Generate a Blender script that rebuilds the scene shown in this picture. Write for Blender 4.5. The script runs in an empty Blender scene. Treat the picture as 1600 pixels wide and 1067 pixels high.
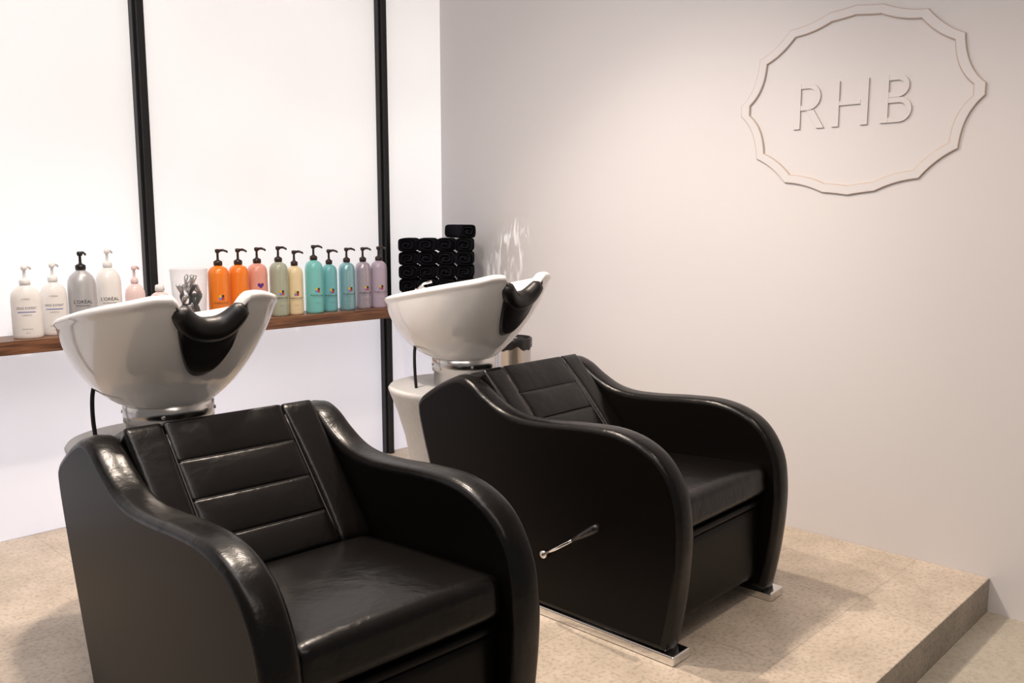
import bpy, bmesh, math, random
from mathutils import Vector, Matrix
from math import sin, cos, pi, sqrt, radians
random.seed(7)
scene = bpy.context.scene
COL = scene.collection
try:
    scene.view_settings.view_transform = 'Standard'
    scene.view_settings.look = 'None'
except Exception as e:
    print(e)

# ------------------------------------------------------------ materials
def mat(name, col=(0.8,0.8,0.8), rough=0.5, metal=0.0, spec=0.5, bump=None, noise=None,
        emis=None, estr=0.0, coat=0.0, trans=0.0, ior=1.45, sheen=0.0, alpha=1.0):
    m = bpy.data.materials.new(name); m.use_nodes = True
    nt = m.node_tree; b = nt.nodes['Principled BSDF']
    b.inputs['Base Color'].default_value = (*col, 1)
    b.inputs['Roughness'].default_value = rough
    b.inputs['Metallic'].default_value = metal
    b.inputs['Specular IOR Level'].default_value = spec
    b.inputs['Coat Weight'].default_value = coat
    b.inputs['Coat Roughness'].default_value = 0.06
    b.inputs['Transmission Weight'].default_value = trans
    b.inputs['IOR'].default_value = ior
    b.inputs['Sheen Weight'].default_value = sheen
    b.inputs['Alpha'].default_value = alpha
    if emis:
        b.inputs['Emission Color'].default_value = (*emis, 1)
        b.inputs['Emission Strength'].default_value = estr
    tc = nt.nodes.new('ShaderNodeTexCoord')
    if noise:
        n = nt.nodes.new('ShaderNodeTexNoise'); n.inputs['Scale'].default_value = noise[0]
        n.inputs['Detail'].default_value = 6
        nt.links.new(tc.outputs['Object'], n.inputs['Vector'])
        mx = nt.nodes.new('ShaderNodeMix'); mx.data_type = 'RGBA'
        a = noise[1]
        mx.inputs[6].default_value = (*[max(0,c*(1-a)) for c in col], 1)
        mx.inputs[7].default_value = (*[min(1,c*(1+a)) for c in col], 1)
        nt.links.new(n.outputs['Fac'], mx.inputs[0])
        nt.links.new(mx.outputs[2], b.inputs['Base Color'])
    if bump:
        prev = None
        for sc, st, di in bump:
            n = nt.nodes.new('ShaderNodeTexNoise'); n.inputs['Scale'].default_value = sc
            n.inputs['Detail'].default_value = 3
            n.inputs['Distortion'].default_value = 0.6
            nt.links.new(tc.outputs['Object'], n.inputs['Vector'])
            bp = nt.nodes.new('ShaderNodeBump'); bp.inputs['Strength'].default_value = st
            bp.inputs['Distance'].default_value = di
            nt.links.new(n.outputs['Fac'], bp.inputs['Height'])
            if prev: nt.links.new(prev.outputs['Normal'], bp.inputs['Normal'])
            prev = bp
        nt.links.new(prev.outputs['Normal'], b.inputs['Normal'])
    return m

M_leather = mat('black_leather', (0.0035,0.0028,0.0025), 0.27, spec=0.32, bump=[(5,0.24,0.02),(19,0.24,0.006),(75,0.14,0.003)])
M_leather_flat = mat('black_vinyl_side', (0.0035,0.0028,0.0025), 0.36, spec=0.14, bump=[(380,0.08,0.001)])
M_seam = mat('seam_thread', (0.035,0.030,0.027), 0.4)
M_chrome = mat('chrome', (0.78,0.77,0.76), 0.12, metal=1.0)
M_steel = mat('brushed_steel', (0.58,0.56,0.54), 0.22, metal=1.0, bump=[(60,0.1,0.002)])
M_porcelain = mat('white_porcelain', (0.86,0.825,0.79), 0.10, coat=0.8)
M_rubber = mat('black_rubber', (0.006,0.005,0.005), 0.40)
M_ped = mat('pedestal_stone', (0.52,0.51,0.50), 0.5, noise=(60,0.12))
M_blackmetal = mat('black_metal', (0.012,0.012,0.013), 0.45)
M_towel = mat('black_towel', (0.013,0.013,0.016), 1.0, spec=0.0, bump=[(120,0.6,0.004),(25,0.5,0.008)])
M_hose = mat('black_hose', (0.01,0.01,0.01), 0.5)
M_wall = mat('painted_wall', (0.685,0.66,0.665), 0.5, spec=0.22, noise=(1.5,0.015), bump=[(180,0.08,0.002)])
M_edge = mat('cut_wood_edge', (0.50,0.405,0.35), 0.6)
M_ceiling = mat('ceiling_paint', (0.78,0.76,0.75), 0.8)
M_base = mat('white_baseboard', (0.75,0.75,0.77), 0.5)
M_silver = mat('clip_silver', (0.6,0.6,0.6), 0.25, metal=1.0)
M_black = mat('black_plastic', (0.012,0.011,0.011), 0.3)
M_brown = mat('dark_pump_plastic', (0.035,0.018,0.014), 0.25)
M_white = mat('white_plastic', (0.86,0.85,0.85), 0.3)
M_pinkp = mat('pale_pink_plastic', (0.80,0.62,0.62), 0.3)
M_glass = mat('clear_glass', (0.6,0.63,0.63), 0.03, spec=0.8)
_nt = M_glass.node_tree; _lw = _nt.nodes.new('ShaderNodeLayerWeight'); _lw.inputs['Blend'].default_value = 0.15
_mr = _nt.nodes.new('ShaderNodeMapRange'); _mr.inputs['To Min'].default_value = 0.03; _mr.inputs['To Max'].default_value = 0.7
_nt.links.new(_lw.outputs['Facing'], _mr.inputs['Value']); _nt.links.new(_mr.outputs[0], _nt.nodes['Principled BSDF'].inputs['Alpha'])

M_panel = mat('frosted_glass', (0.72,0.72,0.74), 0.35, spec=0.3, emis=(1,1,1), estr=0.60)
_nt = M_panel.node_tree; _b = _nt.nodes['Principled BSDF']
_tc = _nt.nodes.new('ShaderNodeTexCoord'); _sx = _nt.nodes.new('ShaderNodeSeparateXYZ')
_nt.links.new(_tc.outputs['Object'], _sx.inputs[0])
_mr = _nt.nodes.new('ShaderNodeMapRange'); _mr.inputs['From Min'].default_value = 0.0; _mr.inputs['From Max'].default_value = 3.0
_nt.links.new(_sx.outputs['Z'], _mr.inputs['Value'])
_rp = _nt.nodes.new('ShaderNodeValToRGB'); e = _rp.color_ramp.elements  # varying daylight painted into the emission: lavender low, cream higher up
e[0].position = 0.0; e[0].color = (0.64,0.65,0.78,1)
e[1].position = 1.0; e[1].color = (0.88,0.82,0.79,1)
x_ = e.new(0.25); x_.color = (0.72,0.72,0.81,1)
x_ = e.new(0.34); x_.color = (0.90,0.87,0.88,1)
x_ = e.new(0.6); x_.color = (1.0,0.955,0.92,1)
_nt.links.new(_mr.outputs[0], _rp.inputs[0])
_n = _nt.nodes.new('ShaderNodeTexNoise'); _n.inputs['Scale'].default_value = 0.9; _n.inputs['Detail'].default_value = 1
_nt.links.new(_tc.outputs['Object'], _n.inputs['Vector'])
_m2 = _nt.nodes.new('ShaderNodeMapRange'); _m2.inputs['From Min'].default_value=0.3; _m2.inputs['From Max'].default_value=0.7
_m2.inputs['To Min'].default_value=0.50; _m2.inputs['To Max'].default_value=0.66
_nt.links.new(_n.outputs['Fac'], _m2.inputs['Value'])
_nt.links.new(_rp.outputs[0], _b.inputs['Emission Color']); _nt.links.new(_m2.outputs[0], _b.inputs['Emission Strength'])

def tile_mat(name, c1, c2, mortar, size, rough, blotch, fine, ms=0.0016):
    m = bpy.data.materials.new(name); m.use_nodes = True
    nt = m.node_tree; b = nt.nodes['Principled BSDF']; b.inputs['Roughness'].default_value = rough
    tc = nt.nodes.new('ShaderNodeTexCoord')
    br = nt.nodes.new('ShaderNodeTexBrick'); br.offset = 0.0
    br.inputs['Scale'].default_value = 1.0
    br.inputs['Brick Width'].default_value = size; br.inputs['Row Height'].default_value = size
    br.inputs['Mortar Size'].default_value = ms
    br.inputs['Color1'].default_value = (*c1,1); br.inputs['Color2'].default_value = (*c2,1)
    br.inputs['Mortar'].default_value = (*mortar,1)
    nt.links.new(tc.outputs['Object'], br.inputs['Vector'])
    n1 = nt.nodes.new('ShaderNodeTexNoise'); n1.inputs['Scale'].default_value = 4; n1.inputs['Detail'].default_value = 10
    n1.inputs['Roughness'].default_value = 0.72
    n2 = nt.nodes.new('ShaderNodeTexNoise'); n2.inputs['Scale'].default_value = 70; n2.inputs['Detail'].default_value = 8
    for n in (n1,n2): nt.links.new(tc.outputs['Object'], n.inputs['Vector'])
    r1 = nt.nodes.new('ShaderNodeValToRGB'); r1.color_ramp.elements[0].position = 0.34; r1.color_ramp.elements[1].position = 0.62
    r1.color_ramp.elements[0].color = (1-blotch,1-blotch*1.05,1-blotch*1.15,1); r1.color_ramp.elements[1].color = (1,1,1,1)
    r2 = nt.nodes.new('ShaderNodeValToRGB'); r2.color_ramp.elements[0].position = 0.38; r2.color_ramp.elements[1].position = 0.5
    r2.color_ramp.elements[0].color = (1-fine,1-fine,1-fine,1); r2.color_ramp.elements[1].color = (1,1,1,1)
    nt.links.new(n1.outputs['Fac'], r1.inputs[0]); nt.links.new(n2.outputs['Fac'], r2.inputs[0])
    a = nt.nodes.new('ShaderNodeMix'); a.data_type='RGBA'; a.blend_type='MULTIPLY'; a.inputs[0].default_value = 1
    c = nt.nodes.new('ShaderNodeMix'); c.data_type='RGBA'; c.blend_type='MULTIPLY'; c.inputs[0].default_value = 1
    nt.links.new(br.outputs['Color'], a.inputs[6]); nt.links.new(r1.outputs[0], a.inputs[7])
    nt.links.new(a.outputs[2], c.inputs[6]); nt.links.new(r2.outputs[0], c.inputs[7])
    nt.links.new(c.outputs[2], b.inputs['Base Color'])
    bp = nt.nodes.new('ShaderNodeBump'); bp.inputs['Strength'].default_value = 0.18; bp.inputs['Distance'].default_value = 0.003
    nt.links.new(n2.outputs['Fac'], bp.inputs['Height']); nt.links.new(bp.outputs['Normal'], b.inputs['Normal'])
    return m
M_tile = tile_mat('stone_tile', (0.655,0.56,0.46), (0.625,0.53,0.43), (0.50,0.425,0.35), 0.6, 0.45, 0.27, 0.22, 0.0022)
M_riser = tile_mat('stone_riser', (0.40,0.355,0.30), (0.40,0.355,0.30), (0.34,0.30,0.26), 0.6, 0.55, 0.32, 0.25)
M_concrete = tile_mat('lower_stone_floor', (0.50,0.455,0.38), (0.49,0.445,0.37), (0.40,0.36,0.31), 1.2, 0.6, 0.18, 0.14)

def wood_mat():
    m = bpy.data.materials.new('walnut_wood'); m.use_nodes = True
    nt = m.node_tree; b = nt.nodes['Principled BSDF']; b.inputs['Roughness'].default_value = 0.4
    tc = nt.nodes.new('ShaderNodeTexCoord'); mp = nt.nodes.new('ShaderNodeMapping')
    mp.inputs['Scale'].default_value = (1.5, 14, 30)
    n = nt.nodes.new('ShaderNodeTexNoise'); n.inputs['Scale'].default_value = 3; n.inputs['Detail'].default_value = 8
    n.inputs['Distortion'].default_value = 0.8
    r = nt.nodes.new('ShaderNodeValToRGB')
    r.color_ramp.elements[0].position = 0.3; r.color_ramp.elements[0].color = (0.045,0.018,0.009,1)
    r.color_ramp.elements[1].position = 0.7; r.color_ramp.elements[1].color = (0.27,0.12,0.06,1)
    nt.links.new(tc.outputs['Object'], mp.inputs[0]); nt.links.new(mp.outputs[0], n.inputs['Vector'])
    nt.links.new(n.outputs['Fac'], r.inputs[0]); nt.links.new(r.outputs[0], b.inputs['Base Color'])
    return m
M_wood = wood_mat()

# ------------------------------------------------------------ helpers
def obj(name, bm, mats, parent=None, loc=(0,0,0), smooth=True, keepflat=False, **props):
    me = bpy.data.meshes.new(name)
    if smooth and not keepflat:
        for f in bm.faces: f.smooth = True
    bmesh.ops.recalc_face_normals(bm, faces=bm.faces[:])
    bm.to_mesh(me); bm.free()
    if not isinstance(mats, (list,tuple)): mats = [mats]
    for m in mats: me.materials.append(m)
    o = bpy.data.objects.new(name, me); COL.objects.link(o); o.location = loc
    if parent: o.parent = parent
    for k,v in props.items(): o[k] = v
    return o
def empty(name, loc, parent=None, **props):
    o = bpy.data.objects.new(name, None); COL.objects.link(o); o.location = loc
    o.empty_display_size = 0.1
    if parent: o.parent = parent
    for k,v in props.items(): o[k] = v
    return o
def box_bm(x0,x1,y0,y1,z0,z1, bevel=0.0, seg=2):
    bm = bmesh.new()
    bmesh.ops.create_cube(bm, size=1)
    for v in bm.verts:
        v.co = Vector(((x0+x1)/2+v.co.x*(x1-x0),(y0+y1)/2+v.co.y*(y1-y0),(z0+z1)/2+v.co.z*(z1-z0)))
    if bevel: bmesh.ops.bevel(bm, geom=bm.edges[:], offset=bevel, segments=seg, affect='EDGES', profile=0.5)
    return bm
def merge(dst, src, M=None):
    me = bpy.data.meshes.new('tmp'); src.to_mesh(me); src.free()
    if M is not None: me.transform(M)
    dst.from_mesh(me); bpy.data.meshes.remove(me)
def lathe(prof, n=40, cap0=True, cap1=True, ex=1.0, ey=1.0):
    bm = bmesh.new(); rings = []
    for r,z in prof:
        rings.append([bm.verts.new((r*ex*cos(2*pi*k/n), r*ey*sin(2*pi*k/n), z)) for k in range(n)])
    for a,b in zip(rings, rings[1:]):
        for k in range(n): bm.faces.new((a[k],a[(k+1)%n],b[(k+1)%n],b[k]))
    if cap0: bm.faces.new(rings[0][::-1])
    if cap1: bm.faces.new(rings[-1])
    for f in bm.faces: f.smooth = len(f.verts)==4
    return bm
def tube(pts, rad, n=10, closed=False):
    pts = [Vector(p) for p in pts]; N = len(pts)
    if not hasattr(rad,'__len__'): rad = [rad]*N
    bm = bmesh.new(); rings = []; prev = None
    for i,p in enumerate(pts):
        if closed: t = pts[(i+1)%N]-pts[i-1]
        else: t = pts[min(i+1,N-1)]-pts[max(i-1,0)]
        t.normalize()
        if prev is None:
            ref = Vector((0,0,1)) if abs(t.z)<0.9 else Vector((1,0,0))
            u = t.cross(ref).normalized()
        else:
            u = (prev - t*prev.dot(t)).normalized()
        prev = u; w = t.cross(u)
        rings.append([bm.verts.new(p+(u*cos(2*pi*k/n)+w*sin(2*pi*k/n))*rad[i]) for k in range(n)])
    prs = list(zip(rings,rings[1:]))
    if closed: prs.append((rings[-1],rings[0]))
    for a,b in prs:
        for k in range(n): bm.faces.new((a[k],a[(k+1)%n],b[(k+1)%n],b[k]))
    if not closed:
        bm.faces.new(rings[0][::-1]); bm.faces.new(rings[-1])
    for f in bm.faces: f.smooth = True
    return bm
def rbox(hx,hy,hz,r,n=12,puff=0.0,pz=1.0,pw=0.6):
    bm = bmesh.new(); bmesh.ops.create_cube(bm, size=2)
    bmesh.ops.subdivide_edges(bm, edges=bm.edges[:], cuts=n, use_grid_fill=True)
    h = Vector((hx,hy,hz))
    for v in bm.verts:
        s = [math.copysign(abs(c)**pw, c) for c in v.co]
        p = Vector((s[0]*hx, s[1]*hy, s[2]*hz))
        q = Vector([max(-(h[i]-r), min(h[i]-r, p[i])) for i in range(3)])
        d = p-q
        if d.length > 1e-9: p = q + d.normalized()*r
        if s[2]>0: p.z += puff*(1-s[0]**4)*(1-s[1]**2)*pz
        v.co = p
    for f in bm.faces: f.smooth = True
    return bm
def catmull(pts, sub=6, closed=False):
    out = []; N = len(pts)
    rng = range(N) if closed else range(N-1)
    for i in rng:
        g = (lambda k: pts[k%N]) if closed else (lambda k: pts[max(0,min(N-1,k))])
        p0,p1,p2,p3 = [Vector(g(i+d)) for d in (-1,0,1,2)]
        for s in range(sub):
            t = s/sub
            out.append(0.5*((2*p1)+(p2-p0)*t+(2*p0-5*p1+4*p2-p3)*t*t+(3*p1-p0-3*p2+p3)*t**3))
    if not closed: out.append(Vector(pts[-1]))
    return out
def prism(pts, d, sidemat=1):
    bm = bmesh.new()
    a = [bm.verts.new((p[0],p[1],0)) for p in pts]; b = [bm.verts.new((p[0],p[1],d)) for p in pts]
    n = len(pts)
    bm.faces.new(a[::-1]); top = bm.faces.new(b)
    for i in range(n):
        f = bm.faces.new((a[i],a[(i+1)%n],b[(i+1)%n],b[i])); f.material_index = sidemat
    return bm
def text_bm(s, size, align='CENTER'):
    cu = bpy.data.curves.new('t','FONT'); cu.body = s; cu.size = size; cu.align_x = align; cu.align_y='CENTER'
    cu.resolution_u = 2
    o = bpy.data.objects.new('t', cu); COL.objects.link(o)
    bpy.context.view_layer.update()
    dg = bpy.context.evaluated_depsgraph_get()
    me = bpy.data.meshes.new_from_object(o.evaluated_get(dg))
    bm = bmesh.new(); bm.from_mesh(me)
    bpy.data.objects.remove(o); bpy.data.curves.remove(cu); bpy.data.meshes.remove(me)
    return bm

# ------------------------------------------------------------ room
X0, Y0 = 3.58, 4.06
PE = 0.93
LOW = -0.135
obj('floor', box_bm(-2.5,X0,-3.0,PE,LOW-0.1,LOW), M_concrete, smooth=False, kind='structure', label='lower stone floor')
bm = box_bm(-2.5,X0,PE,Y0,LOW-0.1,0.0, 0.004)
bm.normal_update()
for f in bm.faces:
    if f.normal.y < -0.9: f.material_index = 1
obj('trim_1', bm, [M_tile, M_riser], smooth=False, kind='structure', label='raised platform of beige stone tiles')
obj('wall_right', box_bm(X0,X0+0.15,-3.0,Y0+0.15,LOW-0.1,3.2), M_wall, smooth=False, kind='structure')
obj('wall_left', box_bm(-2.5,X0,Y0+0.03,Y0+0.15,LOW-0.1,3.2), M_base, smooth=False, kind='structure')
obj('ceiling', box_bm(-2.5,X0+0.15,-3.0,Y0+0.15,3.2,3.3), M_ceiling, smooth=False, kind='structure')
mull = [-0.96, 0.395, 1.745, 3.10]
edges = [-2.5]+mull+[X0]
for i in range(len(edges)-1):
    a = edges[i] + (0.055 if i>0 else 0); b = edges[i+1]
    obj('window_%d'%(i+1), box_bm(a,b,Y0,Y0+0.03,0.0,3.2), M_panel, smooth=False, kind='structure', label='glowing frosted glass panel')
for i,x in enumerate(mull):
    bm = box_bm(x,x+0.055,Y0-0.035,Y0+0.03,0.0,3.2,0.002)
    merge(bm, box_bm(x+0.012,x+0.043,Y0-0.055,Y0-0.035,0.0,3.2,0.002))
    obj('trim_%d'%(i+2), bm, M_blackmetal, smooth=False, kind='structure', label='black metal mullion')

# ------------------------------------------------------------ shelf
obj('wall_shelf', box_bm(-2.4,3.0,3.80,Y0-0.06,0.825,0.88,0.003), M_wood, smooth=False,
    label='long dark walnut shelf carrying the pump bottles', category='shelf')
obj('wall_shelf', box_bm(3.16,X0,3.57,Y0-0.002,0.825,0.88,0.003), M_wood, smooth=False,
    label='short dark walnut shelf under the stacked black towels', category='shelf')

# ------------------------------------------------------------ shampoo chair
OFF = Matrix.Translation((0,-2.0,0))
def part(name, bm, mats, parent, **kw):
    bmesh.ops.transform(bm, matrix=OFF, verts=bm.verts[:])
    return obj(name, bm, mats, parent, keepflat=True, **kw)

prof = catmull([(1.445,0.03),(1.42,0.16),(1.404,0.30),(1.402,0.42),(1.420,0.53),(1.475,0.62),(1.555,0.672),(1.66,0.695),
        (1.79,0.692),(1.93,0.680),(2.05,0.676),(2.14,0.690),(2.22,0.726),(2.29,0.768),(2.36,0.785),(2.44,0.758),
        (2.53,0.708),(2.577,0.672),(2.588,0.625),(2.55,0.49),(2.46,0.24),(2.38,0.03)], 5)
prof = [(p.x,p.y) for p in prof]
def inset(pts, d, closed=True):
    out = []; N = len(pts)
    for i in range(N):
        a = Vector(pts[i-1]); b = Vector(pts[i]); c = Vector(pts[(i+1)%N])
        t1 = (b-a).normalized(); t2 = (c-b).normalized()
        n1 = Vector((t1.y,-t1.x)); n2 = Vector((t2.y,-t2.x))
        n = n1+n2
        if n.length<1e-6: n = n1
        n.normalize()
        k = min(1.6, 1/max(0.3,n.dot(n1)))
        out.append((b.x+n.x*d*k, b.y+n.y*d*k))
    return out
W = 0.088
def side_panel(xc):
    bm = bmesh.new(); rings = []
    r = 0.022; K = 6
    spec = []
    for j in range(K+1):
        th = j/K*pi/2
        spec.append((-W/2 + r*(1-cos(th)), r*(1-sin(th))))
    spec += [(0.0,-0.004)]
    spec += [(-x, i) for x,i in spec[:K+1][::-1]]
    for x,i in spec:
        pp = inset(prof, i)
        rings.append([bm.verts.new((xc+x, p[0], max(p[1],0.03))) for p in pp])
    n = len(prof)
    for a,b in zip(rings,rings[1:]):
        for k in range(n):
            f = bm.faces.new((a[k],a[(k+1)%n],b[(k+1)%n],b[k])); f.smooth = True; f.material_index = 0
    f = bm.faces.new(rings[0]); f.material_index = 1
    f = bm.faces.new(rings[-1][::-1]); f.material_index = 1
    return bm

CX1, CX2 = 1.192, 2.513
root = empty('shampoo_chair', (CX1,2.0,0), label='black leather shampoo chair with white basin beside the bottle shelf', category='chair', group='salon shampoo chairs')
HX = 0.362
for sgn in (-1,1):
    xc = sgn*(HX-W/2)
    sp = part('side_panel', side_panel(xc), [M_leather, M_leather_flat], root, label='padded black leather side panel with curved arm')
    bm = bmesh.new()
    pi_ = inset(prof, 0.010)[:-1]
    for s2 in (-1,1):
        merge(bm, tube([(xc+s2*(W/2-0.0072), p[0], p[1]) for p in pi_], 0.0022, 6))
    part('seam_piping', bm, M_seam, root)
    bm = box_bm(xc-W/2-0.003, xc+W/2+0.003, 1.412, 2.39, 0.0, 0.032, 0.006, 3)
    part('base_plate', bm, M_chrome, root, label='chrome base rail')
IN = HX - W
bm = rbox(IN-0.001, 0.295, 0.055, 0.030, 18, 0.018)
sl = math.atan2(-0.045, 0.56)
merge_b = bmesh.new()
merge(merge_b, bm, Matrix.Translation((0,1.735,0.425)) @ Matrix.Rotation(sl,4,'X'))
merge(merge_b, tube([(x, 1.4465, 0.475) for x in [-IN+0.035+ i*(2*IN-0.07)/10 for i in range(11)]], 0.0018, 6))
part('seat', merge_b, M_leather, root, label='black leather seat cushion')
bm = box_bm(-IN,IN,1.485,2.22,0.075,0.385,0.01,3)
merge(bm, rbox(IN-0.002,0.02,0.013,0.012,6), Matrix.Translation((0,1.48,0.362)))
merge(bm, rbox(IN-0.002,0.012,0.13,0.01,6), Matrix.Translation((0,1.480,0.215)))
part('seat_base', bm, M_leather_flat, root, label='black vinyl front apron under the seat')
# backrest
B = Vector((0,2.02,0.44)); d = Vector((0,0.315,0.345)); Ld = d.length; d.normalize()
nrm = Vector((1,0,0)).cross(d)
def slope(v,u=0.0,w=0.0):
    p = B + d*v + nrm*w + Vector((u,0,0))
    return Matrix(((1,d.x,nrm.x,p.x),(0,d.y,nrm.y,p.y),(0,d.z,nrm.z,p.z),(0,0,0,1)))
bm = bmesh.new()
sh = [(2.02,0.40),(2.31,0.745),(2.355,0.762),(2.41,0.745),(2.42,0.70),(2.38,0.55),(2.24,0.10),(1.95,0.10)]
merge(bm, prism(sh, 2*IN, 0), Matrix(((0,0,1,-IN),(1,0,0,0),(0,1,0,0),(0,0,0,1))))
CW = 0.172
segs = [0.10,0.115,0.120,0.128]
v = 0.005
for L in segs:
    merge(bm, rbox(CW, L/2+0.001, 0.031, 0.008, 14, 0.006, pw=0.5), slope(v+L/2, 0, 0.002)); v += L
bw = (IN-CW)/2
for s in (-1,1):
    merge(bm, rbox(bw, v/2+0.002, 0.031, 0.012, 12, 0.009), slope(v/2, s*(CW+bw), 0.003))
merge(bm, rbox(IN-0.002, 0.055, 0.026, 0.024, 14, 0.004), Matrix.Translation((0,2.36,0.760)) @ Matrix.Rotation(radians(-12),4,'X'))
part('backrest', bm, M_leather, root, label='reclined backrest with stitched horizontal channels')
bm = bmesh.new()
vv = 0.005
for L in segs[:-1]:
    vv += L
    merge(bm, tube([tuple((slope(vv, -CW+0.008+t*(2*CW-0.016)/14, 0.0290)).translation) for t in range(15)], 0.0024, 6))
for s in (-1,1):
    merge(bm, tube([tuple((slope(t*v/12, s*CW, 0.0295)).translation) for t in range(1,12)], 0.0024, 6))
part('backrest_seam', bm, M_seam, root)
lx = -HX
bm = tube([(lx-0.004,1.925,0.228),(lx-0.020,1.925,0.228)], 0.013, 16)
merge(bm, tube([(lx-0.018,1.925,0.228),(lx-0.03,1.86,0.268),(lx-0.035,1.775,0.325)], [0.0065,0.006,0.005], 10))
lev = part('recline_lever', bm, M_chrome, root, label='chrome recline lever')
bm = tube([(lx-0.034,1.785,0.318),(lx-0.037,1.74,0.348),(lx-0.039,1.695,0.378),(lx-0.040,1.68,0.388),(lx-0.040,1.675,0.391)], [0.0065,0.011,0.014,0.013,0.005], 12)
part('lever_grip', bm, M_black, lev, label='black plastic grip')
# pedestal
PY = 2.76
bm = lathe([(0.20,0.0),(0.205,0.02),(0.19,0.05),(0.178,0.15),(0.185,0.30),(0.21,0.44),(0.245,0.56),(0.275,0.635),(0.279,0.650),(0.272,0.660),(0.12,0.668)], 56)
merge_b = bmesh.new(); merge(merge_b, bm, Matrix.Translation((0,PY,0)))
part('pedestal', merge_b, M_ped, root, label='speckled light grey conical pedestal')

# basin
BC = 2.70; R0 = 0.128; ZB = 0.784
def rim(ph):
    c, s = cos(ph), sin(ph)
    k = 0.5+0.5*math.tanh(c*4)
    n = 2.15 + 0.85*k
    a = 0.283; bq = 0.325 + 0.05*k
    r = 1/((abs(s)/a)**n+(abs(c)/bq)**n)**(1/n)
    x = r*s; y = 2.72 - r*c
    t = (y-2.355)/0.70
    z = 1.116 - 0.125*t
    if c>0:
        q = abs(x)/0.108
        if q<1:
            dd = (1-q**2.6)**1.3
            z -= 0.085*dd; y += 0.040*dd
        z += 0.008*math.exp(-((abs(x)-0.150)/0.05)**2)
    return Vector((x,y,z))
def outer(ph, s):
    c, sn = cos(ph), sin(ph)
    R = rim(ph)
    k = 0.30+(max(0,c)**1.2)*0.44
    f = (1-k)*sin(s*pi/2)+k*s; g = (1-k)*(1-cos(s*pi/2))+k*s
    b = Vector((R0*sn, BC-R0*c, ZB))
    return Vector((b.x+(R.x-b.x)*f, b.y+(R.y-b.y)*f, b.z+(R.z-b.z)*g))
NB = 192
bm = bmesh.new(); rings = []
def ring(fn): rings.append([bm.verts.new(fn(2*pi*k/NB)) for k in range(NB)])
S = [0,0.05,0.11,0.19,0.29,0.40,0.51,0.62,0.73,0.83,0.91,0.96,0.99]
for s in S: ring(lambda ph,s=s: outer(ph,s))
cen = Vector((0,2.70,0))
def lip(off, dz):
    def f(ph):
        R = rim(ph); o = Vector((R.x-cen.x, R.y-cen.y,0)).normalized()
        return R + o*off + Vector((0,0,dz))
    return f
LT = -0.042
for off,dz in ((0.005,0.003),(0.006,0.011),(0.001,0.019),(-0.008,0.023),(-0.020,0.024),(-0.032,0.019),(-0.040,0.009),(LT,-0.004)): ring(lip(off,dz))
for s in (0.97,0.9,0.8,0.68,0.55,0.42,0.3,0.18,0.08,0.0):
    def f(ph,s=s):
        R = lip(LT,-0.004)(ph); b = Vector((0.03*sin(ph), 2.78-0.03*cos(ph), 0.86))
        ff = sin(s*pi/2); gg = 1-cos(s*pi/2)
        return Vector((b.x+(R.x-b.x)*ff, b.y+(R.y-b.y)*ff, b.z+(R.z-b.z)*gg))
    ring(f)
for a,b in zip(rings,rings[1:]):
    for k in range(NB): bm.faces.new((a[k],a[(k+1)%NB],b[(k+1)%NB],b[k]))
bm.faces.new(rings[0][::-1]); bm.faces.new(rings[-1])
for f in bm.faces: f.smooth = True
basin = part('basin', bm, M_porcelain, root, label='glossy white porcelain tilting wash basin with neck notch')
bm = lathe([(0.122,0.664),(0.126,0.668),(0.126,0.728),(0.133,0.731),(0.133,0.786),(0.125,0.790)], 48)
b2 = bmesh.new(); merge(b2, bm, Matrix.Translation((0,BC,0)))
for k in range(4):
    a = -pi/2-0.5+k*1.57
    merge(b2, tube([(0.131*cos(a),BC+0.131*sin(a),0.757),(0.137*cos(a),BC+0.137*sin(a),0.757)],0.006,10))
part('basin_collar', b2, M_steel, basin, label='brushed steel swivel collar')
# neck rest : one padded cushion filling the notch, with a lower apron
bm = bmesh.new()
NU, NV = 32, 16; PM = 0.272
fr=[]; bk=[]
for i in range(NU+1):
    q = -1+2*i/NU; ph = q*PM
    smin = 1-0.50*(max(0,1-abs(q)**2.6))**0.5
    r1=[]; r2=[]
    for j in range(NV+1):
        jj = j/NV
        s = smin+(1-smin)*jj
        P = outer(ph,s)
        Pa = outer(ph+0.02,s)-outer(ph-0.02,s); Pb = outer(ph,min(1,s+0.02))-outer(ph,max(0,s-0.02))
        n = Pa.cross(Pb).normalized()
        if n.y>0: n = -n
        ed = min(1, (j)/2.0)*min(1,(NU/2-abs(i-NU/2))/3.0)
        bulge = 0.010*max(0,(jj-0.45)/0.55)**1.2
        r1.append(bm.verts.new(P+n*(0.003+(0.012+bulge)*ed))); r2.append(bm.verts.new(P+n*0.0))
    fr.append(r1); bk.append(r2)
for i in range(NU):
    for j in range(NV):
        bm.faces.new((fr[i][j],fr[i+1][j],fr[i+1][j+1],fr[i][j+1]))
        bm.faces.new((bk[i][j],bk[i][j+1],bk[i+1][j+1],bk[i+1][j]))
    bm.faces.new((fr[i][0],bk[i][0],bk[i+1][0],fr[i+1][0]))
    bm.faces.new((fr[i][NV],fr[i+1][NV],bk[i+1][NV],bk[i][NV]))
for f in bm.faces: f.smooth = True
pts=[]; rr=[]
for i in range(29):
    q = -1+2*i/28; p = rim(q*0.256); e = sqrt(max(0,1-q*q))
    pts.append((p.x, p.y+0.002, p.z+0.000+0.006*e)); rr.append(0.010+0.028*e**0.6)
merge(bm, tube(pts, rr, 20))
part('neck_rest', bm, M_rubber, basin, label='black rubber neck cushion over the basin notch')
bm = lathe([(0.022,0.985),(0.024,1.005),(0.020,1.02),(0.018,1.045),(0.010,1.055)],20)
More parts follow.
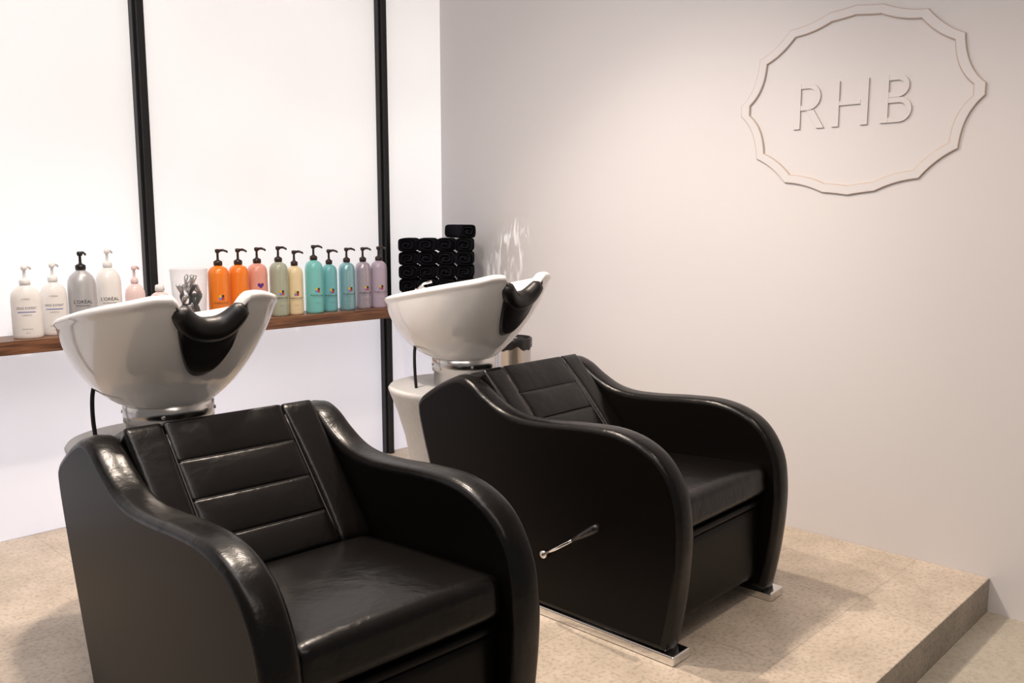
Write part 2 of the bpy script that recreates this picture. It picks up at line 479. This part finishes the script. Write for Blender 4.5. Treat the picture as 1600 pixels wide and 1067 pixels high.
b2 = bmesh.new(); merge(b2,bm,Matrix.Translation((0,2.985,0)))
merge(b2, tube([(0,2.985,1.03),(-0.02,2.93,1.06),(-0.035,2.88,1.05),(-0.04,2.85,1.02)],[0.010,0.009,0.010,0.013],12))
merge(b2, tube([(0,2.985,1.05),(0.02,2.97,1.075),(0.05,2.95,1.085)],[0.006,0.005,0.007],10))
part('faucet', b2, M_chrome, basin, label='chrome mixer tap with hand shower')
b2 = tube([tuple(p) for p in catmull([Vector((-0.17,2.80,0.88)),Vector((-0.192,2.79,0.82)),Vector((-0.197,2.785,0.74)),Vector((-0.19,2.785,0.655))],6)],0.0065,8)
part('water_hose', b2, M_hose, basin, label='black water hose')

def copy_tree(o, parent):
    c = o.copy(); COL.objects.link(c)
    if parent: c.parent = parent
    for ch in list(o.children): copy_tree(ch, c)
    return c
r2 = copy_tree(root, None); r2.location = (CX2,2.005,0); r2.rotation_euler = (0,0,radians(1.2))
r2['label'] = 'black leather shampoo chair with white basin near the painted wall'
root.rotation_euler = (0,0,radians(-2.3)); root.scale = (1.035,1,1)
pv = Vector((lx,-0.075,0.228))
lev.matrix_basis = Matrix.Translation(pv) @ Matrix.Rotation(radians(14),4,'X') @ Matrix.Translation(-pv)

# ------------------------------------------------------------ bottles
SH = 0.88
def bottle_col(name, c, rough=0.25, metal=0.0):
    return mat(name, c, rough, metal=metal, coat=0.3)
def wrap(bm, rx, ry, z, off=0.0012):
    for v in bm.verts:
        a = v.co.x/rx
        v.co = Vector(((rx+off)*sin(a), -(ry+off)*cos(a), z+v.co.y))
def rect_bm(u0,u1,v0,v1,nu=8):
    bm = bmesh.new()
    vs = [[bm.verts.new((u0+(u1-u0)*i/nu, v, 0)) for i in range(nu+1)] for v in (v0,v1)]
    for i in range(nu): bm.faces.new((vs[0][i],vs[0][i+1],vs[1][i+1],vs[1][i]))
    return bm
I_dark = mat('ink_dark', (0.04,0.04,0.05), 0.5); I_grey = mat('ink_grey', (0.22,0.22,0.27), 0.5)
I_yel = mat('ink_yellow', (0.75,0.5,0.03), 0.5); I_blue = mat('ink_blue', (0.20,0.22,0.55), 0.5)
I_red = mat('ink_red', (0.5,0.04,0.05), 0.5); I_purple = mat('ink_purple', (0.12,0.03,0.22), 0.5)
I_white = mat('ink_white', (0.85,0.85,0.85), 0.5)
INK = [I_dark, I_grey, I_yel, I_blue, I_red, I_purple, I_white]
def pump_bm(zc, neck_r, reach=0.042, h=0.075):
    bm = lathe([(neck_r,zc),(neck_r+0.003,zc+0.002),(neck_r+0.003,zc+0.018),(neck_r-0.002,zc+0.022),(0.0075,zc+0.026),(0.006,zc+0.03),(0.0055,zc+h-0.018),(0.010,zc+h-0.016),(0.012,zc+h-0.008),(0.011,zc+h),(0.004,zc+h+0.002)],20)
    merge(bm, tube([(0,0,zc+h-0.007),(reach*0.6,0,zc+h-0.004),(reach,0,zc+h-0.010),(reach+0.003,0,zc+h-0.016)],[0.0075,0.0062,0.005,0.004],10))
    return bm
def bottle(x, y, rx, ry, hb, material, pump_mat, rot, label, style, textcol=0, cap=False, pr=0.0, group='pump bottles on the shelf'):
    root = empty('pump_bottle', (x,y,SH), label=label, category='bottle', group=group)
    root.rotation_euler = (0,0,rot)
    if style == 'round':
        P = [(0.92,0.0),(0.985,0.004),(1,0.012),(1,hb*0.80),(0.985,hb*0.85),(0.92,hb*0.905),(0.78,hb*0.95),(0.55,hb*0.98),(0.40,hb*0.992),(0.36,hb)]
    else:
        P = [(0.92,0.0),(0.98,0.004),(1,0.014),(1.0,hb*0.70),(0.985,hb*0.77),(0.93,hb*0.84),(0.80,hb*0.90),(0.58,hb*0.95),(0.38,hb*0.98),(0.32,hb)]
    bm = lathe([(a,z) for a,z in P], 40, ex=rx, ey=ry)
    for v in bm.verts:
        if v.co.z > hb*0.90 and ry<rx:
            t = min(1,(v.co.z-hb*0.90)/(hb*0.10)); v.co.y *= (1+t*(rx/ry-1)*0.9)
    obj('bottle_body', bm, material, root, keepflat=True)
    nr = max(0.010, rx*0.36) if style=='round' else max(0.010, rx*0.32)
    if cap:
        bm = lathe([(nr,hb),(nr+0.006,hb+0.002),(nr+0.005,hb+0.026),(nr,hb+0.03)],20)
        obj('bottle_cap', bm, pump_mat, root, keepflat=True)
    else:
        bm = pump_bm(hb, nr)
        bmesh.ops.rotate(bm, verts=bm.verts[:], cent=(0,0,0), matrix=Matrix.Rotation(pr,3,'Z'))
        obj('pump', bm, pump_mat, root, keepflat=True)
    L = bmesh.new()
    def addp(b, z, mi):
        wrap(b, rx, ry, z)
        for f in b.faces: f.material_index = mi
        merge(L, b)
    if style == 'round':
        e = 0.0115
        quad = [(2,-e,0,0,e),(0,0,e,0,e),(3,-e,0,-e,0),(4,0,e,-e,0)]
        if textcol == 5:
            h = bmesh.new(); hp = []
            for k in range(24):
                t = 2*pi*k/24; hp.append(h.verts.new((0.0012*16*sin(t)**3*0.8, 0.0012*(13*cos(t)-5*cos(2*t)-2*cos(3*t)-cos(4*t))*0.8,0)))
            h.faces.new(hp); addp(h, hb*0.60, 5)
        for mi,u0,u1,v0,v1 in quad: addp(rect_bm(u0,u1,v0,v1,3), hb*0.44, mi)
        addp(text_bm('PUREOLOGY', 0.0125), hb*0.34, 0)
        addp(text_bm('SERIOUS COLOUR CARE', 0.0050), hb*0.30, 1)
        addp(text_bm('shampoo', 0.0065), hb*0.20, 1)
    elif style == 'loreal':
        addp(text_bm("L'ORÉAL", 0.0200), hb*0.50, textcol)
        addp(text_bm("PROFESSIONNEL", 0.0078), hb*0.44, textcol)
        addp(text_bm("SHAMPOO", 0.0085), hb*0.28, 1)
        addp(text_bm("1500 ml", 0.006), hb*0.10, 1)
        b = text_bm("SILVER" if material is C_g else "EXPERT", 0.011)
        bmesh.ops.rotate(b, verts=b.verts[:], cent=(0,0,0), matrix=Matrix.Rotation(pi/2,3,'Z'))
        bmesh.ops.translate(b, verts=b.verts[:], vec=(rx*0.72,0,0)); addp(b, hb*0.28, 1)
    elif style == 'serie':
        addp(text_bm("L'ORÉAL", 0.0085), hb*0.74, 1)
        addp(text_bm("SERIE EXPERT", 0.0125), hb*0.57, 1)
        addp(rect_bm(-0.033,0.033,-0.0015,0.0015), hb*0.50, 3)
        addp(text_bm("SHAMPOO", 0.0075), hb*0.44, 1)
        addp(text_bm("PROFESSIONNEL", 0.0052), hb*0.18, 1)
        addp(text_bm("500 ml", 0.0055), hb*0.11, 1)
    if len(L.faces):
        obj('printed_label', L, INK, root, smooth=False, label='printed lettering and emblem')
    else: L.free()
    return root
C_or = bottle_col('orange_bottle',(0.85,0.22,0.02)); C_sal = bottle_col('salmon_bottle',(0.76,0.34,0.26))
C_sage = bottle_col('sage_bottle',(0.40,0.43,0.33)); C_cream = bottle_col('cream_bottle',(0.82,0.68,0.42))
C_turq = bottle_col('turquoise_bottle',(0.20,0.58,0.56)); C_teal = bottle_col('aqua_bottle',(0.18,0.50,0.53))
C_lav = bottle_col('lavender_bottle',(0.48,0.40,0.50)); C_lil = bottle_col('mauve_bottle',(0.46,0.41,0.47),0.25,0.3)
C_w = bottle_col('white_bottle',(0.86,0.84,0.82)); C_g = bottle_col('silver_bottle',(0.50,0.50,0.52),0.3,0.25)
C_pk = bottle_col('pale_pink_bottle',(0.84,0.66,0.64)); C_s = bottle_col('aqua_silver_bottle',(0.28,0.52,0.57),0.25,0.35)
A = radians
bottle(1.185,3.87,0.056,0.036,0.215,C_w,M_white,A(-18),'white pump bottle with grey lettering','serie',pr=A(60))
bottle(1.300,3.90,0.050,0.036,0.220,C_w,M_white,A(-18),'white pump bottle with grey lettering','serie',pr=A(60))
bottle(1.410,3.89,0.056,0.046,0.265,C_g,M_black,A(-18),'tall silver grey bottle with black pump','loreal',0,pr=A(60))
bottle(1.532,3.92,0.052,0.044,0.270,C_w,M_white,A(-18),'tall white bottle with white pump','loreal',0,pr=A(60))
bottle(1.645,3.92,0.042,0.034,0.195,C_pk,M_pinkp,A(-18),'small pale pink pump bottle','none',pr=A(60))
bottle(1.748,3.90,0.044,0.036,0.155,C_pk,M_white,A(-20),'short pale pink bottle with white cap','none',cap=True)
rb = 0.0455
data = [(2.018,3.87,rb+.003,.262,C_or,'bright orange bottle with dark pump',0),
 (2.126,3.88,rb+.002,.262,C_or,'bright orange bottle with dark pump',0),
 (2.232,3.89,rb+.002,.265,C_sal,'salmon pink bottle with purple heart emblem and dark pump',5),
 (2.343,3.88,rb,.268,C_sage,'sage grey bottle with dark pump',0),
 (2.439,3.89,rb-.004,.245,C_cream,'pale cream yellow bottle with dark pump',0),
 (2.547,3.88,rb,.270,C_turq,'turquoise bottle with dark pump',0),
 (2.653,3.90,rb-.005,.245,C_teal,'slimmer aqua bottle with dark pump',0),
 (2.757,3.89,rb-.002,.252,C_s,'aqua bottle with silver sheen and dark pump',0),
 (2.862,3.89,rb-.003,.252,C_lil,'mauve silver bottle with dark pump',0),
 (2.952,3.87,rb-.001,.255,C_lav,'pale lavender bottle with dark pump',0)]
for i,(x,y,r,h,c,l,tc_) in enumerate(data):
    bottle(x,y,r,r,h,c,M_brown,A(-12-random.random()*10),l,'round',tc_,pr=A(random.choice([-40,-20,-70,-10])))

# glass jar with clips
g = lathe([(0.060,0.0),(0.066,0.004),(0.072,0.05),(0.078,0.15),(0.084,0.245),(0.0855,0.25),(0.0825,0.251),(0.075,0.15),(0.069,0.05),(0.063,0.010)],40, cap1=True)
obj('glass_jar', g, M_glass, None, (1.885,3.895,SH), keepflat=True, label='tall clear glass jar holding silver hair clips', category='jar')
clipm = None
rnd = random.Random(3)
lay = [(0.055,5),(0.105,5),(0.15,4),(0.19,2)]
k_ = 0
for zc, cnt in lay:
    for q in range(cnt):
        an = 2*pi*q/cnt + zc*9; rr_ = 0.036 if cnt>2 else 0.02
        if clipm is None:
            b = tube([(0,0,-0.030),(0.003,0,0),(0.005,0,0.02),(0.003,0,0.034)],[0.004,0.008,0.010,0.006],8)
            merge(b, tube([(0,0.002,-0.030),(-0.005,0.002,0),(-0.011,0.002,0.02),(-0.015,0.002,0.034)],[0.004,0.007,0.008,0.005],8))
            o = obj('hair_clip', b, M_silver, None, keepflat=True, label='silver duckbill hair clip in the glass jar', category='clip', group='hair clips in the jar')
            clipm = o
        else:
            o = clipm.copy(); COL.objects.link(o)
            if k_ in (1,2,4,5,6,8,9,12):
                o.data = clipm.data.copy(); o.data.materials[0] = M_black; o['label']='black hair clip in the glass jar'
        o.location = (1.885+rr_*cos(an),3.895+rr_*sin(an),SH+zc)
        o.rotation_euler = (rnd.uniform(-0.7,0.7),rnd.uniform(-0.7,0.7),rnd.uniform(0,6))
        k_ += 1

# ------------------------------------------------------------ towels
def towel_bm(L=0.235, R=0.0515, turns=2.6, th=0.015, seed=0):
    rn = random.Random(seed); p1,p2 = rn.uniform(0,6),rn.uniform(0,6)
    n = 110; inn=[]; out=[]; sq = 0.72
    def sqr(r,a,e=3.2):
        c,s = cos(a),sin(a); m = 1/((abs(c)**e+abs(s)**e)**(1/e))
        return (r*m*c, r*m*s*sq)
    for i in range(n+1):
        t = i/n; a = p1+t*turns*2*pi; r = 0.006 + (R-0.006)*(1-(1-t)**2.0)
        out.append(sqr(r*(1+0.012*sin(a*2+p2)),a))
        inn.append(sqr(max(0.001, r-th*(0.25+0.75*(1-t))),a))
    bm = bmesh.new()
    ys = [-L/2,-L/2+0.004,-L/2+0.013,-L/2+0.03,0,L/2-0.03,L/2-0.013,L/2-0.004,L/2]
    kk = [0.88,0.95,0.985,1,1,1,0.985,0.95,0.88]
    rg=[]
    for y,k in zip(ys,kk):
        rg.append(([bm.verts.new((p[0]*k,y+0.004*sin(i*0.25+p2),p[1]*k)) for i,p in enumerate(out)],[bm.verts.new((p[0],y+0.004*sin(i*0.25+p2),p[1])) for i,p in enumerate(inn)]))
    for (o1,i1),(o2,i2) in zip(rg,rg[1:]):
        for k in range(n):
            bm.faces.new((o1[k],o1[k+1],o2[k+1],o2[k])); bm.faces.new((i1[k],i2[k],i2[k+1],i1[k+1]))
        bm.faces.new((o1[0],o2[0],i2[0],i1[0])); bm.faces.new((o1[n],i1[n],i2[n],o2[n]))
    for (o1,i1) in (rg[0],rg[-1]):
        for k in range(n): bm.faces.new((o1[k],i1[k],i1[k+1],o1[k+1]))
    a_=[]; b_=[]
    for k in range(40):
        p = sqr(R*0.99, 2*pi*k/40, 5.0)
        a_.append(bm.verts.new((p[0],-L/2+0.018,p[1]))); b_.append(bm.verts.new((p[0],L/2-0.018,p[1])))
    for k in range(40): bm.faces.new((a_[k],a_[(k+1)%40],b_[(k+1)%40],b_[k]))
    bm.faces.new(a_[::-1]); bm.faces.new(b_)
    for f in bm.faces: f.smooth = len(f.verts)==4
    return bm
variants = []
rows = []
cx_, cy_ = 3.300, 3.785
ang = radians(-45)
for r in range(5):
    for c in range(4):
        o_ = (c-1.5)*0.1042
        j = random.uniform(-0.014,0.014)
        rows.append((cx_+o_*cos(ang)-j*sin(ang), cy_+o_*sin(ang)+j*cos(ang), SH+0.0375+r*0.0747))
rows.append((cx_+0.13*cos(ang), cy_+0.13*sin(ang), SH+0.0375+5*0.0747))
for i,(x,y,z) in enumerate(rows):
    if i < 4:
        o = obj('rolled_towel', towel_bm(seed=i), M_towel, None, keepflat=True, label='black rolled towel stacked on the corner shelf', category='towel', group='rolled black towels')
        variants.append(o)
    else:
        o = variants[(i*7+i//4)%4].copy(); COL.objects.link(o)
    o.location = (x,y,z); o.rotation_euler = (0, 0, ang+(0.45 if i==20 else 0))

# ------------------------------------------------------------ bin
root_b = empty('waste_bin',(3.31,3.20,0), label='slim brushed steel waste bin lined with a black bag', category='bin')
bm = lathe([(0.090,0.0),(0.093,0.01),(0.093,0.700),(0.096,0.705),(0.096,0.720),(0.090,0.720),(0.090,0.03)],40, cap1=True)
obj('bin_body', bm, M_steel, root_b, keepflat=True)
bm = lathe([(0.0985,0.690),(0.0995,0.705),(0.099,0.720),(0.100,0.738),(0.094,0.745),(0.086,0.72),(0.082,0.6),(0.02,0.58)],60, cap0=False)
for v in bm.verts:
    a = math.atan2(v.co.y,v.co.x)
    if v.co.z<0.700: v.co.z += 0.010*sin(a*5)+0.005*sin(a*11)
    v.co.x *= 1+0.010*sin(a*13); v.co.y *= 1+0.010*sin(a*13)
obj('bin_liner', bm, M_black, root_b, keepflat=True, label='black plastic bin liner')

# ------------------------------------------------------------ sign
SC_Y, SC_Z = 1.56, 1.825
sign = empty('wall_sign',(X0,SC_Y,SC_Z), label='raised monogram sign in an ornate scalloped frame on the painted wall', category='sign')
MS = Matrix(((0,0,-1,0),(-1,0,0,0),(0,1,0,0),(0,0,0,1)))
def quad(p0,p1,p2,n=10):
    return [((1-t)**2*p0[0]+2*t*(1-t)*p1[0]+t*t*p2[0], (1-t)**2*p0[1]+2*t*(1-t)*p1[1]+t*t*p2[1]) for t in [k/n for k in range(n)]]
qfull = quad((1.0,0.0),(1.0,0.03),(1.0,0.06),2)+quad((1.0,0.06),(0.85,0.22),(0.835,0.56)) + quad((0.835,0.56),(0.68,0.65),(0.56,0.845)) + quad((0.56,0.845),(0.38,0.86),(0.22,0.965),10)+quad((0.22,0.965),(0.11,0.975),(0.0,1.0),5)
full = qfull + [(-u,v) for u,v in ([(0.0,1.0)]+qfull[::-1])]
seen=[]
for p in full + [(u,-v) for u,v in full[::-1]]:
    if not seen or (abs(p[0]-seen[-1][0])+abs(p[1]-seen[-1][1]))>1e-4: seen.append(p)
if (abs(seen[0][0]-seen[-1][0])+abs(seen[0][1]-seen[-1][1]))<1e-4: seen.pop()
outl = [(u*0.495, v*0.372) for u,v in seen]
innl = [(u*0.453, v*0.333) for u,v in seen]
def contour(pts, wd):
    n=len(pts); res=[]
    for i in range(n):
        a=Vector(pts[i-1]); b=Vector(pts[i]); c=Vector(pts[(i+1)%n])
        t=((b-a).normalized()+(c-b).normalized()).normalized()
        nn=Vector((-t.y,t.x)); res.append((b.x+nn.x*wd,b.y+nn.y*wd))
    return res
bm = bmesh.new(); n = len(outl); D=0.009
o2 = contour(outl, 0.0028); i2 = contour(innl, -0.0042)
oa=[bm.verts.new((*p,0)) for p in outl]; ob=[bm.verts.new((*p,D-0.001)) for p in outl]; oc=[bm.verts.new((*p,D)) for p in o2]
ia=[bm.verts.new((*p,0)) for p in innl]; ib=[bm.verts.new((*p,D-0.003)) for p in innl]; ic=[bm.verts.new((*p,D)) for p in i2]
for k in range(n):
    j=(k+1)%n
    bm.faces.new((oc[k],oc[j],ic[j],ic[k]))
    for q in ((oa[k],oa[j],ob[j],ob[k]),(ob[k],ob[j],oc[j],oc[k]),(ia[k],ib[k],ib[j],ia[j]),(ib[k],ic[k],ic[j],ib[j])):
        f=bm.faces.new(q); f.material_index=1
bmesh.ops.transform(bm, matrix=MS, verts=bm.verts[:])
obj('sign_frame', bm, [M_wall,M_edge], sign, smooth=False, label='scalloped oval frame')
Hh = 0.180
def arc_band(x0,xr,y0,y1,th,n=14):
    cy=(y0+y1)/2; ry=(y1-y0)/2
    o=[(x0,y1),(xr,y1)]+[(xr+ry*1.0*sin(t), cy+ry*cos(t)) for t in [pi*k/n for k in range(1,n)]]+[(xr,y0),(x0,y0)]
    ri=ry-th
    i=[(x0,y0+th),(xr,y0+th)]+[(xr+ri*sin(t), cy-ri*cos(t)) for t in [pi*k/n for k in range(1,n)]]+[(xr,y1-th),(x0,y1-th)]
    return o+i
def rect(x0,x1,y0,y1): return [(x0,y0),(x1,y0),(x1,y1),(x0,y1)]
letters = [
 (-0.248, [rect(0,0.16,0,1.02), arc_band(0.165,0.34,0.42,1.02,0.11), [(0.31,0.415),(0.49,0.415),(0.74,0.0),(0.56,0.0)]]),
 (-0.082, [rect(0,0.16,0,1), rect(0.165,0.655,0.46,0.555), rect(0.66,0.82,0,1)]),
 (0.116, [rect(0,0.16,0,1), arc_band(0.165,0.36,0.53,1.0,0.11), arc_band(0.165,0.40,0.0,0.525,0.11)]),
]
for u0, polys in letters:
    L = bmesh.new()
    for pi_i,P in enumerate(polys):
        area_ = sum(P[i][0]*P[(i+1)%len(P)][1]-P[(i+1)%len(P)][0]*P[i][1] for i in range(len(P)))
        if area_<0: P=P[::-1]
        b = prism([(u0+x*Hh, (y-0.5)*Hh-0.005) for x,y in P], 0.0070+0.0001*pi_i)
        top = [f for f in b.faces if all(v.co.z>0.003 for v in f.verts)]
        r = bmesh.ops.inset_region(b, faces=top, thickness=0.0022, depth=0.0)
        for f in r['faces']: f.material_index = 1
        merge(L, b)
    bmesh.ops.transform(L, matrix=MS, verts=L.verts[:])
    obj('letter', L, [M_wall,M_edge], sign, smooth=False, label='raised capital letter')

# ------------------------------------------------------------ lights
def spot(loc, target, energy, size, col, r=0.05, blend=0.6):
    l = bpy.data.lights.new('spot_light','SPOT'); l.energy = energy; l.spot_size = radians(size); l.color = col
    l.shadow_soft_size = r; l.spot_blend = blend
    o = bpy.data.objects.new('ceiling_or_added_spot', l); COL.objects.link(o); o.location = loc
    o.rotation_euler = (Vector(target)-Vector(loc)).to_track_quat('-Z','Y').to_euler(); return o
def area(loc, target, energy, sx, sy, col):
    l = bpy.data.lights.new('area_light','AREA'); l.shape='RECTANGLE'; l.size=sx; l.size_y=sy; l.energy=energy; l.color=col
    o = bpy.data.objects.new('added_fill_light', l); COL.objects.link(o); o.location = loc
    o.rotation_euler = (Vector(target)-Vector(loc)).to_track_quat('-Z','Y').to_euler(); return o
WARM = (1.0,0.84,0.70)
spot((2.10,2.80,3.1),(2.35,1.9,0.0),225,112,WARM,0.05,0.9)
spot((1.25,2.65,3.1),(1.0,2.2,0.0),205,112,WARM,0.05,0.8)
spot((1.9,0.7,3.1),(3.4,1.3,0.2),85,70,(1.0,0.82,0.66),0.08,1.0)
spot((0.9,1.9,3.1),(3.58,2.65,1.15),125,56,(1.0,0.93,0.86),0.12,1.0)
area((1.1,2.2,3.12),(3.58,2.3,1.0),30,1.0,2.6,(1.0,0.96,0.99))  # added soft lamp that evens out the right wall, not a fixture
area((0.8,0.6,3.15),(1.8,1.0,0.0),34,2.4,1.2,(1.0,0.93,0.87))  # added soft fill from the camera side, not a fixture
# light bounced off the wet basin: faint streaky patch on the wall, imitated by a small added lamp
g = spot((2.05,2.35,3.1),(3.58,3.50,1.15),95,6.6,(1.0,0.98,0.96),0.001,0.5)
L = g.data; L.use_nodes = True; nt = L.node_tree
em = nt.nodes['Emission']
tc = nt.nodes.new('ShaderNodeTexCoord'); mp = nt.nodes.new('ShaderNodeMapping'); mp.inputs['Scale'].default_value = (80,14,1)
mp.inputs['Rotation'].default_value = (0,0,0.35)
n = nt.nodes.new('ShaderNodeTexNoise'); n.inputs['Scale'].default_value = 1.6; n.inputs['Detail'].default_value = 4; n.inputs['Distortion'].default_value = 1.4
rp = nt.nodes.new('ShaderNodeValToRGB'); rp.color_ramp.elements[0].position = 0.48; rp.color_ramp.elements[1].position = 0.64
nt.links.new(tc.outputs['Normal'], mp.inputs[0]); nt.links.new(mp.outputs[0], n.inputs['Vector']); nt.links.new(n.outputs['Fac'], rp.inputs[0])
mm = nt.nodes.new('ShaderNodeMath'); mm.operation='MULTIPLY'; mm.inputs[1].default_value = 3.0
nt.links.new(rp.outputs[0], mm.inputs[0]); nt.links.new(mm.outputs[0], em.inputs['Strength'])
w = bpy.data.worlds.new('world'); scene.world = w; w.use_nodes = True
w.node_tree.nodes['Background'].inputs[0].default_value = (1.0,0.94,0.91,1)
w.node_tree.nodes['Background'].inputs[1].default_value = 0.23

# ------------------------------------------------------------ camera
cam = bpy.data.cameras.new('camera'); co = bpy.data.objects.new('camera', cam); COL.objects.link(co)
cam.sensor_width = 36; cam.lens = 1381/1600*36; cam.clip_start = 0.01
th = radians(44.1); p = math.atan(189/1381)
fwd = Vector((cos(th)*cos(p), sin(th)*cos(p), -sin(p)))
co.location = (0,0,1.35); co.rotation_euler = fwd.to_track_quat('-Z','Y').to_euler()
scene.camera = co
